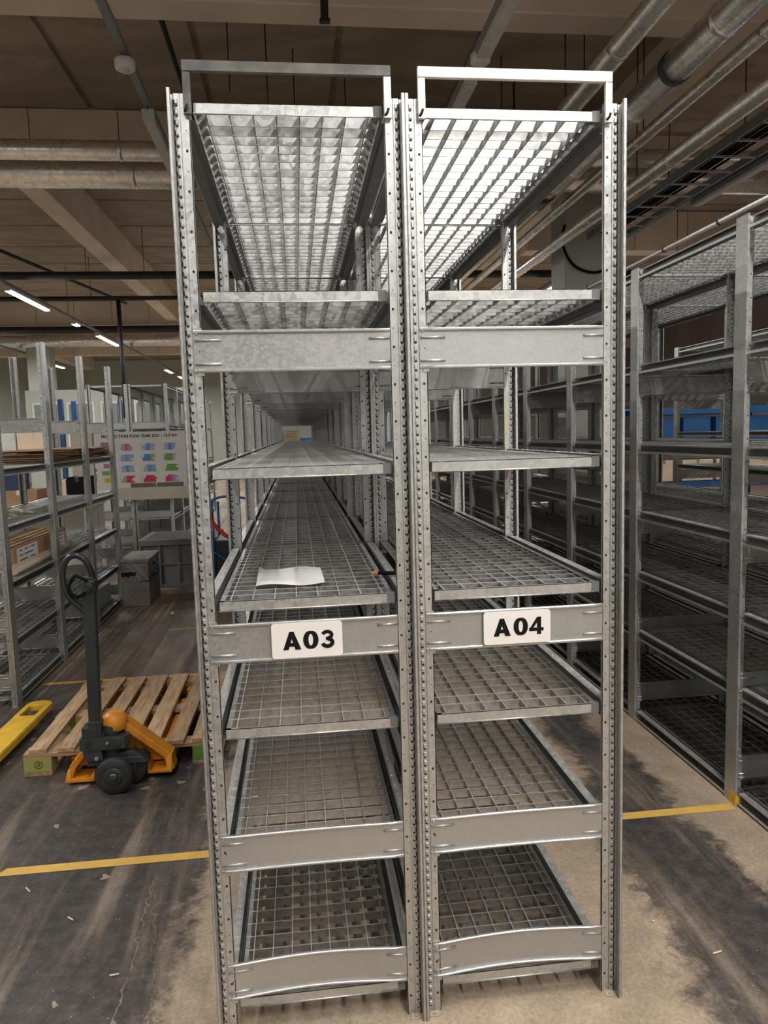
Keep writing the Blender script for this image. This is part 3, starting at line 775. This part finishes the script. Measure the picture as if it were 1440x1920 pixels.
for (x, y, a, L) in ((.99, .10, .2, .035), (-1.42, .83, -.9, .04), (-1.05, .03, .8, .045), (-1.2, .62, -.7, .03), (.86, .28, .3, .012), (-.97, .3, .1, .03)):
    d = Vector((math.cos(a), math.sin(a), 0)) * L / 2; c = Vector((x, y, .004))
    tag(obj('wood_splinter', MB().tube([c - d, c + d], .003, 5), CREAM), 'tiny pale splinter lying on the dark floor', 'splinter', 'pale splinters on the floor')

# ------------------------------------------------------------------ chart board
t = thing('wall_chart', 'white year planner chart with coloured monthly blocks and a production heading', 'chart', (-3.4, 9.86, .98))
obj('board', MB().box(0, 1.36, 0, .02, .0, .88), BOARDW, t, bevel=.004)
PAL = [((.28, .30, .42), (.6, .06, .14), (.38, .18, .33)), ((.28, .33, .52), (.05, .2, .5), (.28, .33, .52)), ((.33, .32, .46), (.06, .2, .5), (.3, .33, .5)),
       ((.22, .33, .55), (.14, .25, .5), (.25, .3, .5)), ((.06, .2, .5), (.04, .17, .45), (.2, .35, .08)), ((.12, .3, .05), (.12, .28, .05), (.3, .33, .4)),
       ((.26, .33, .5), (.06, .22, .45), (.26, .33, .5)), ((.33, .33, .45), (.08, .25, .45), (.2, .3, .4)), ((.12, .3, .05), (.11, .27, .05), (.12, .3, .05)),
       ((.25, .35, .2), (.5, .01, .06), (.5, .01, .06)), ((.5, .01, .06), (.48, .01, .06), (.5, .01, .06)), ((.5, .01, .06), (.45, .1, .2), (.28, .3, .42))]
cm = {}
def cmat(c):
    if c not in cm: cm[c] = mat('print_colour', c, c, rough=.7)
    return cm[c]
for k, (a, b, c) in enumerate(PAL):
    i, j = k % 3, k // 3; x0 = .37 + .33 * i; z0 = .70 - .165 * j
    m = MB()
    for q in range(4):
        w_ = .15 + .02 * random.random(); off = random.choice((0, .0, .018)) + (.02 if q == 0 else 0)
        m.box(x0 + off, x0 + w_ * .45, -.0012, 0, z0 - .027 * (q + 1), z0 - .027 * q - .0015, 0)
        m.box(x0 + w_ * .45, x0 + w_ * .75, -.0012, 0, z0 - .027 * (q + 1), z0 - .027 * q - .0015, 1)
        m.box(x0 + w_ * .75, x0 + w_ + random.choice((0, .025, .04)), -.0012, 0, z0 - .027 * (q + 1), z0 - .027 * q - .0015, 2)
    obj('month_block', m, [cmat(a), cmat(b), cmat(c)], t)
    q = MB()
    for s_ in range(6): q.box(x0 - .03, x0 - .012, -.001, 0, z0 - .018 * s_ - .006, z0 - .018 * s_)
    obj('date_print', q, cmat((.35, .33, .33)), t)
m = MB()
for k, c in enumerate(((.33, .15, .3), (.25, .3, .06), (.15, .35, .07), (.42, .42, .03), (.15, .35, .07), (.5, .02, .1))):
    m.box(.08 + .03 * (k % 2), .2, -.0012, 0, .66 - .11 * k, .73 - .11 * k, k % 3)
obj('side_column', m, [cmat((.33, .15, .3)), cmat((.14, .33, .06)), cmat((.42, .40, .03))], t)
cu = bpy.data.curves.new('heading', 'FONT'); cu.body = 'PRODUCTION FLEXI YEAR 2021 - 12.5 hrs'; cu.size = .062; cu.offset = .0016; cu.extrude = .0004; cu.materials.append(INK)
tmp = bpy.data.objects.new('heading_curve', cu); COL.objects.link(tmp); bpy.context.view_layer.update()
hm = bpy.data.meshes.new_from_object(tmp.evaluated_get(bpy.context.evaluated_depsgraph_get())); bpy.data.objects.remove(tmp)
o = bpy.data.objects.new('heading', hm); COL.objects.link(o); o.parent = t; o.location = (.10, -.0015, .795); o.rotation_euler = (PI / 2, 0, 0)
obj('paper_strip', MB().box(.5, .88, -.004, -.001, .0, .085), mat('brown_paper', (.14, .115, .075)), t)
obj('paper_strip', MB().box(.89, 1.3, -.004, -.001, .01, .085), mat('brown_paper', (.14, .115, .075)), t)
tag(obj('beam_board', MB().box(-3.15, -2.0, 9.80, 9.83, .81, 1.0), BEIGE, bevel=.003), 'plain cream board strip below the year planner chart', 'board')

# blue trolley with red strap seen between rack uprights on the left
t = thing('blue_trolley', 'dark blue tube trolley with a red strap in the left aisle behind the rack', 'trolley', (-1.05, 6.38, 0))
m = MB()
for x, y in ((-.2, -.3), (.2, -.3), (-.2, .3), (.2, .3)): m.tube([(x, y, .12), (x, y, 1.0)], .016, 8)
m.tube([(-.2, -.3, .2), (.2, .3, .22)], .014, 8); m.tube([(-.2, -.3, .5), (.2, -.3, .2)], .014, 8)
m.tube(sm_path([(-.2, -.3, 1.0), (-.2, -.3, 1.06), (-.05, -.3, 1.1), (.2, -.3, 1.06), (.2, -.3, 1.0)]), .014, 8)
m.box(-.22, .22, -.32, .32, .14, .18)
obj('frame', m, BLUE, t)
obj('red_strap', MB().tube(sm_path([(-.22, -.34, .95), (-.19, -.34, .82), (-.06, -.34, .68), (.1, -.34, .62), (.22, -.34, .66)]), .022, 8), REDP, t)
obj('deck_box', MB().box(-.2, .18, -.27, .28, .18, .62), CHAR, t, bevel=.01)
for x in (-.18, .18):
    for y in (-.28, .28): obj('castor', MB().lathe([(.05, -.015), (.06, -.01), (.06, .01), (.05, .015)], (x, y, .06), 'x', 14).box(x - .02, x + .02, y - .02, y + .02, .1, .14), RUBBER, t)
obj('yellow_bar', MB().tube([(-.05, -.5, .02), (.06, -.36, .30)], .022, 8), YELLOW, t)

# poster at the far end of the left rack
t = thing('hanging_poster', 'cream and yellow poster hanging at the far end inside the left central rack', 'poster', (-.40, 11.1685, 1.46))
obj('string', MB().box(-.1, -.097, 0, .002, .37, .53).box(.097, .1, 0, .002, .37, .53), INK, t)
obj('sheet', MB().box(-.14, .14, 0, .004, 0, .37), mat('faded_poster', (.85, .76, .52), (.78, .62, .42), 9), t)
m = MB()
for k in range(4): m.box(-.1, .1 - .02 * (k % 2), -.001, 0, .34 - .03 * k, .346 - .03 * k)
obj('print', m, mat('red_print', (.5, .16, .12)), t)

# ------------------------------------------------------------------ services under the ceiling
def pipe(name, label, p0, p1, r, mt, cat='pipe', n=20, rings=0, group=None, joints=0):
    P, Q = Vector(p0), Vector(p1)
    t = thing(name, label, cat, tuple(P), 0, group)
    obj('pipe_run', MB().tube([(0, 0, 0), tuple(Q - P)], r, n), mt, t)
    for i in range(rings):
        c = (Q - P) * ((i + .6) / rings); d = (Q - P).normalized() * .02
        obj('band', MB().tube([c - d, c + d], r * 1.03, n), mt, t)
    return t
pA = pipe('insulated_pipe', 'foil-wrapped pipe highest and leftmost of the overhead pipes on the right', (2.12, -2, 4.45), (2.12, 22, 4.45), .085, FOIL, rings=16)
pB = pipe('insulated_pipe', 'thick foil-wrapped pipe with dark clamp rings over the right rack', (2.57, -2, 4.35), (2.57, 6.0, 4.35), .118, FOIL, rings=6)
obj('pipe_run', MB().tube([(0, 8.6, 0), (0, 24, 0)], .085, 20), FOIL, pB)
obj('plastic_section', MB().tube([(0, 5.6, 0), (0, 7.85, 0), (0, 8.0, 0)], [.088, .088, .10], 18), WHITE_PL, pB)
obj('brass_coupling', MB().tube([(0, 8.0, 0), (0, 8.28, 0)], .092, 12), BRASS, pB)
obj('coupling', MB().tube([(0, 8.28, 0), (0, 8.42, 0), (0, 8.46, 0), (0, 8.6, 0)], [.108, .108, .09, .11], 18), CHAR, pB)
for y in (5.45, 7.3): obj('clamp_ring', MB().tube([(0, y - .035, 0), (0, y + .035, 0)], .125 if y < 6 else .1, 20), CHAR, pB)
obj('clamp_ring', MB().tube([(0, 6.7, 0), (0, 6.74, 0)], .095, 20), CHAR, pB)
pC = pipe('insulated_pipe', 'slim foil-wrapped pipe third from the left overhead on the right', (2.88, -2, 4.3), (2.88, 24, 4.3), .055, FOIL, rings=14)
pD = pipe('insulated_pipe', 'foil-wrapped pipe lowest of the overhead pipes above the right racks', (3.2, -2, 4.15), (3.2, 24, 4.15), .073, FOIL, rings=14)
pE = pipe('insulated_pipe', 'thin foil pipe crossing the hall in front of the thick one', (-11.9, 6.3, 4.73), (13.9, 6.3, 4.73), .10, FOIL, rings=12)
pF = pipe('insulated_pipe', 'thick foil pipe crossing the hall below the concrete beam', (-11.9, 6.98, 4.73), (13.9, 6.98, 4.73), .162, FOIL, rings=12)
pG = pipe('insulated_pipe', 'distant thick foil pipe crossing the hall behind the black pipes', (-11.9, 21.3, 4.71), (1.9, 21.3, 4.71), .18, FOIL, rings=10)
pipe('sprinkler_pipe', 'black steel pipe crossing the hall under the ceiling, nearer of two', (-11.9, 12.0, 4.66), (13.9, 12.0, 4.66), .07, BLACKP)
pipe('sprinkler_pipe', 'thinner black pipe crossing farther back under the ceiling', (-11.9, 14.2, 4.66), (2.8, 14.2, 4.66), .045, BLACKP)
pipe('sprinkler_pipe', 'black pipe just in front of the distant foil pipe', (-11.9, 19.0, 4.72), (1.9, 19.0, 4.7), .1, BLACKP)
pipe('sprinkler_pipe', 'slim black pipe running beside the unlit lamp over the left aisle', (-1.22, 4.13, 4.95), (-1.22, 7.17, 4.95), .022, BLACKP)
pipe('sprinkler_pipe', 'slim black pipe beside the unlit lamp over the right aisle', (1.38, 4.13, 4.95), (1.38, 7.17, 4.95), .022, BLACKP)
pipe('sprinkler_pipe', 'slanting black pipe above the lit lamps on the left', (-5.35, 8.3, 4.8), (-4.0, 15.6, 4.8), .03, BLACKP)
pipe('sprinkler_pipe', 'vertical black drop pipe beside the lit lamps on the left', (-3.86, 14.2, 4.61), (-3.86, 14.2, 2.2), .045, BLACKP)
rod = MB().tube([(0, 0, 0), (0, 0, 1)], .006, 6).mesh('hanger_rod', BLACKP)
def hanger(x, y, z0, z1=ZS):
    o = put('hanger_rod', rod, None, (x, y, z0)); o.scale = (1, 1, z1 - z0)
    tag(o, 'thin dark threaded rod hanging from the concrete ceiling', 'hanger rod', 'threaded hanger rods')
for x, y, z in ((-.75, 4.6, 4.6), (-.45, 5.2, 4.62), (-.2, 5.72, 4.6), (1.9, 5.72, 4.6), (.35, 6.3, 4.83), (2.2, 6.3, 4.83), (2.12, 4.5, 4.53), (2.57, 5.2, 4.46), (2.88, 4.6, 4.35), (3.2, 5.4, 4.22), (2.12, 6.0, 4.53), (3.85, 6, 4.38), (4.1, 5, 4.38),
                (-3.9, 12, 4.73), (-6.0, 12.0, 4.73), (-2.9, 12, 4.73), (-5.12, 11.0, 4.47), (-5.12, 15.1, 4.47), (-5.12, 20.1, 4.47), (-4.4, 14.2, 4.7), (5.2, 10.2, 4.4), (6.3, 10.4, 4.4)):
    hanger(x, y, z)
# dark hanger plate at the top centre
tag(obj('hanger_strut', MB().box(-.02, .035, 3.6, 3.625, 4.68, 4.9).box(-.03, .045, 3.59, 3.635, 4.66, 4.68), BLACKP), 'short dark steel strut hanging under the concrete beam at the top', 'strut')
# cable tray
TRAYM = mat('tray_steel', (.33, .34, .35), rough=.5, metal=.4)
t = thing('cable_tray', 'grey perforated cable tray running high above the right racks', 'cable tray', (4.02, 0, 4.3))
m = MB()
for s in (-.25, .25): m.box(s - .004, s + .004, -2, 8.1, 0, .085); m.box(min(s, s * .9), max(s, s * .9), -2, 8.1, 0, .004)
obj('side_rail', m, TRAYM, t)
for i in range(25): 
    if i == 0: rg = MB().box(-.25, .25, -.012, .012, 0, .018).mesh('rung', GALV)
    put('rung', rg, t, (0, -1.75 + .4 * i, 0))
m = MB()
for k in range(6): m.tube(sm_path([(-.2 + .045 * k + random.uniform(-.01, .01), y, .03 + random.uniform(0, .02)) for y in (-2, 0, 2, 4, 6, 8)], 3), .013, 6)
obj('cable', m, INK, t)
t = tag(obj('loose_cable', MB().tube(sm_path([(3.46, 8.13, 4.5), (3.42, 8.12, 4.25), (3.6, 8.12, 3.95), (3.95, 8.12, 3.87), (4.27, 8.12, 4.1)]), .02, 8), INK), 'black cable looping round the grey column on the right', 'cable')

def luminaire(x, y0, L, on, z=4.35, label=None, group=None, power=0):
    t = thing('strip_light', label, 'strip light', (x, y0, z), 0, group)
    m = MB().poly([(-.055, .0), (-.062, .045), (-.03, .075), (.03, .075), (.062, .045), (.055, .0)], 'y', 0, L)
    obj('housing', m, TRUNK if not on else LENS_OFF, t)
    m = MB().poly([(-.05, .0), (-.042, -.028), (.042, -.028), (.05, .0)], 'y', .03, L - .03)
    obj('lens', m, LENS_ON if on else LENS_OFF, t)
    obj('end_cap', MB().box(-.05, .05, -.004, .03, -.02, .06), LENS_OFF, t); obj('end_cap', MB().box(-.05, .05, L - .03, L + .004, -.02, .06), LENS_OFF, t)
    obj('hook', MB().tube(sm_path([(0, .0, .05), (0, -.02, .07), (0, .0, .069), (0, .02, .065)]), .004, 6), BLACKP, t)
    if on and power:
        l = bpy.data.lights.new('lamp', 'AREA'); l.shape = 'RECTANGLE'; l.size = .1; l.size_y = L - .1; l.energy = power; l.color = (1, .975, .93)
        o = bpy.data.objects.new('lamp', l); COL.objects.link(o); o.parent = t; o.location = (0, L / 2, -.04)
    return t
def trunking(x, y0, y1, label, z=4.43):
    t = tag(obj('trunking', MB().box(x - .028, x + .028, y0, y1, z, z + .045), TRUNK), label, 'trunking')
    return t
trunking(-1.41, -6, 26, 'grey trunking carrying unlit lamps over the left aisle')
trunking(1.10, -6, 26, 'grey trunking carrying unlit lamps over the right aisle')
trunking(-5.12, 3, 32, 'dark trunking carrying the row of lit lamps on the left')
trunking(-8.4, -3, 28, 'grey trunking farthest to the left under the ceiling')
trunking(7.2, -3, 20, 'grey trunking farthest to the right under the ceiling')
trunking(4.55, -6, 26, 'grey trunking carrying the unlit lamp at the upper right')
luminaire(-1.41, 4.5, 1.75, False, label='unlit strip light over the left aisle')
luminaire(1.10, 1.6, 1.75, False, label='unlit strip light over the right aisle, in front of the sensor')
luminaire(1.10, 3.75, 1.75, False, label='unlit strip light over the right aisle, behind the sensor')
luminaire(4.55, 4.95, 1.75, False, label='unlit strip light above the right racks')
for x, y, w_ in ((-1.41, 3.68, 'left'), (1.10, 3.45, 'right')):
    t = thing('ceiling_sensor', 'round white sensor under the %s aisle trunking' % w_, 'sensor', (x, y, 4.33))
    obj('body', MB().lathe([(.052, 0), (.07, .012), (.072, .065), (.06, .075)], (0, 0, 0), n=28), WHITE_PL, t)
    obj('eye', MB().lathe([(.012, -.012), (.026, -.006), (.03, .001)], (0, 0, 0), n=20), LENS_OFF, t)
    obj('bracket', MB().box(-.012, .012, -.02, .02, .07, .14), TRUNK, t)
FARP = 95
for k, y in enumerate((11.6, 17.4, 27.0, 30.2)):
    luminaire(-5.12, y, 2.1 if k < 2 else 1.6, True, label=('nearest', 'second nearest', 'third nearest', 'farthest')[k] + ' lit strip light of the row over the left of the hall', group='lit strip lights in the left row', power=FARP)
luminaire(-5.12, 15.4, .4, True, label='short lit emergency lamp between the lit strip lights', power=10)
for k, (x, y) in enumerate(((-8.4, 12), (-8.4, 18), (-8.4, 24), (-1.41, 14), (-1.41, 20), (-1.41, 26), (1.10, 11), (1.10, 17), (1.10, 23), (4.55, 11), (4.55, 17), (4.55, 23), (7.2, 4), (7.2, 9), (7.2, 15))):
    row = {-8.4: 'farthest left', -1.41: 'above the left aisle', 1.10: 'above the right aisle', 4.55: 'above the right racks', 7.2: 'farthest right'}[x]
    luminaire(x, y, 1.75, True, label='%s distant lit strip light of the row %s' % (('nearest', 'middle', 'farthest')[k % 3], row), group='distant lit strip lights', power=FARP)
# lamps that light the foreground, hung behind the photographer and out of frame
for k, (x, y, p) in enumerate(((-1.41, -.6, 45), (-1.41, -3.6, 60), (1.10, -1.7, 125), (1.10, -4.2, 130), (4.55, -.5, 60), (4.55, -4, 40), (-5.12, -1, 110), (-5.12, 3.2, 130), (-8.4, 1, 100), (-8.4, 6, 100), (7.2, -1, 40))):
    luminaire(x, y, 1.75, True, label='lit strip light behind the photographer', group='lit strip lights out of frame', power=p)

# ------------------------------------------------------------------ far background
def shelf_unit(label, x0, y0, w_, d, h, mt, n=3, mt2=None):
    t = thing('storage_rack', label, 'storage rack', (x0, y0, 0))
    for x in (0, w_):
        for y in (0, d): obj('post', MB().box(x - .04, x + .04, y - .04, y + .04, 0, h), mt, t)
    for k in range(n):
        z = h * (k + 1) / (n + .3)
        obj('beam', MB().box(0, w_, -.03, .03, z, z + .11).box(0, w_, d - .03, d + .03, z, z + .11).box(0, w_, 0, d, z + .1, z + .12), mt2 or mt, t)
    return t
shelf_unit('blue pallet rack seen through the shelving on the right', 5.6, 10.2, 2.6, 1.0, 2.1, BLUE, 3)
for k in range(4): carton('blue_crate', ('first', 'second', 'third', 'fourth')[k] + ' blue crate from the left on the far blue rack', 5.75 + .6 * k, 6.25 + .6 * k, 10.2, 10.7, 1.4, 1.86, BLUE, BLUE, 'crate', 'blue crates on the far blue rack')
for k in range(4): carton('cardboard_box', ('first', 'second', 'third', 'fourth')[k] + ' pale carton from the left on the far blue rack', 5.7 + .62 * k, 6.26 + .62 * k, 10.15, 10.7, .76, 1.12, CREAM, CARD, 'box', 'pale cartons on the far blue rack')
shelf_unit('low blue rack beyond the far end of the central racks', -.6, 13.0, 2.4, .8, 1.8, BLUE, 2)
shelf_unit('blue upright rack frame behind the left rack', -4.5, 12.0, .85, .8, 2.5, BLUE, 1, NAVY)
t = thing('packing_table', 'grey packing table with a pale top behind the left rack', 'table', (-4.3, 8.2, 0))
obj('table_top', MB().box(-1.4, 1.32, -.4, .4, .88, .92), BEIGE, t)
for x in (-1.35, 1.27):
    for y in (-.35, .35): obj('leg', MB().box(x - .03, x + .03, y - .03, y + .03, 0, .88), GALV, t)
obj('modesty_panel', MB().box(-1.3, 1.22, .33, .35, .3, .84), GALV, t)
carton('cardboard_box', 'brown carton under the navy crate on the packing table', -4.12, -3.66, 7.95, 8.35, .92, 1.13, CARD, CREAM)
carton('dark_crate', 'dark navy plastic crate stacked on the brown carton', -4.25, -3.87, 7.97, 8.33, 1.13, 1.34, NAVY, NAVY, 'crate')
carton('cardboard_box', 'tall cream carton on the right part of the packing table', -3.43, -3.28, 7.9, 8.1, .92, 1.25, CREAM, CARD)
carton('equipment_case', 'black equipment case at the right end of the packing table', -3.27, -3.02, 7.9, 8.25, .92, 1.28, INK, CHAR, 'case')
t = thing('partition_screen', 'pale green-white partition screen behind the packing table', 'screen', (-4.75, 8.9, 0))
obj('screen_panel', MB().box(-.55, .55, 0, .04, .2, 2.0), mat('pale_screen', (.74, .80, .70)), t, bevel=.005)
for x in (-.5, .5): obj('foot', MB().box(x - .03, x + .03, -.2, .3, 0, .04), GALV, t); obj('foot_post', MB().box(x - .02, x + .02, .041, .06, .04, .5), GALV, t)
t = thing('notice_board', 'small white notice with red print behind the left rack', 'notice', (-3.9, 9.4, 1.1))
obj('post', MB().box(-.02, .02, .01, .04, -1.1, .3), GALV, t)
obj('sheet', MB().box(-.11, .11, 0, .008, 0, .3), PAPER, t); obj('red_print', MB().box(-.09, .09, -.001, 0, .04, .13), mat('notice_red', (.5, .06, .07)), t)
tag(obj('leaning_board', MB().box(-3.75, -3.43, 9.84, 9.87, 0, 1.95), BEIGE, bevel=.003), 'tall beige board standing at the left edge of the year planner chart', 'board')
t = thing('office_booth', 'white panelled booth with tall windows far down the left side', 'booth', (-5.2, 17.0, 0))
obj('wall_panel', MB().box(-1.6, 2.6, 0, .12, 0, 3.0), WALLM, t)
for k in range(5):
    f = obj('window_frame', MB().box(-1.45 + .8 * k, -.8 + .8 * k, -.03, 0, 1.5, 2.7), WHITE_PL, t)
    obj('pane', MB().box(-1.4 + .8 * k, -.85 + .8 * k, -.036, -.03, 1.55, 2.65), mat('window_glass', (.28, .33, .3), rough=.15), f)
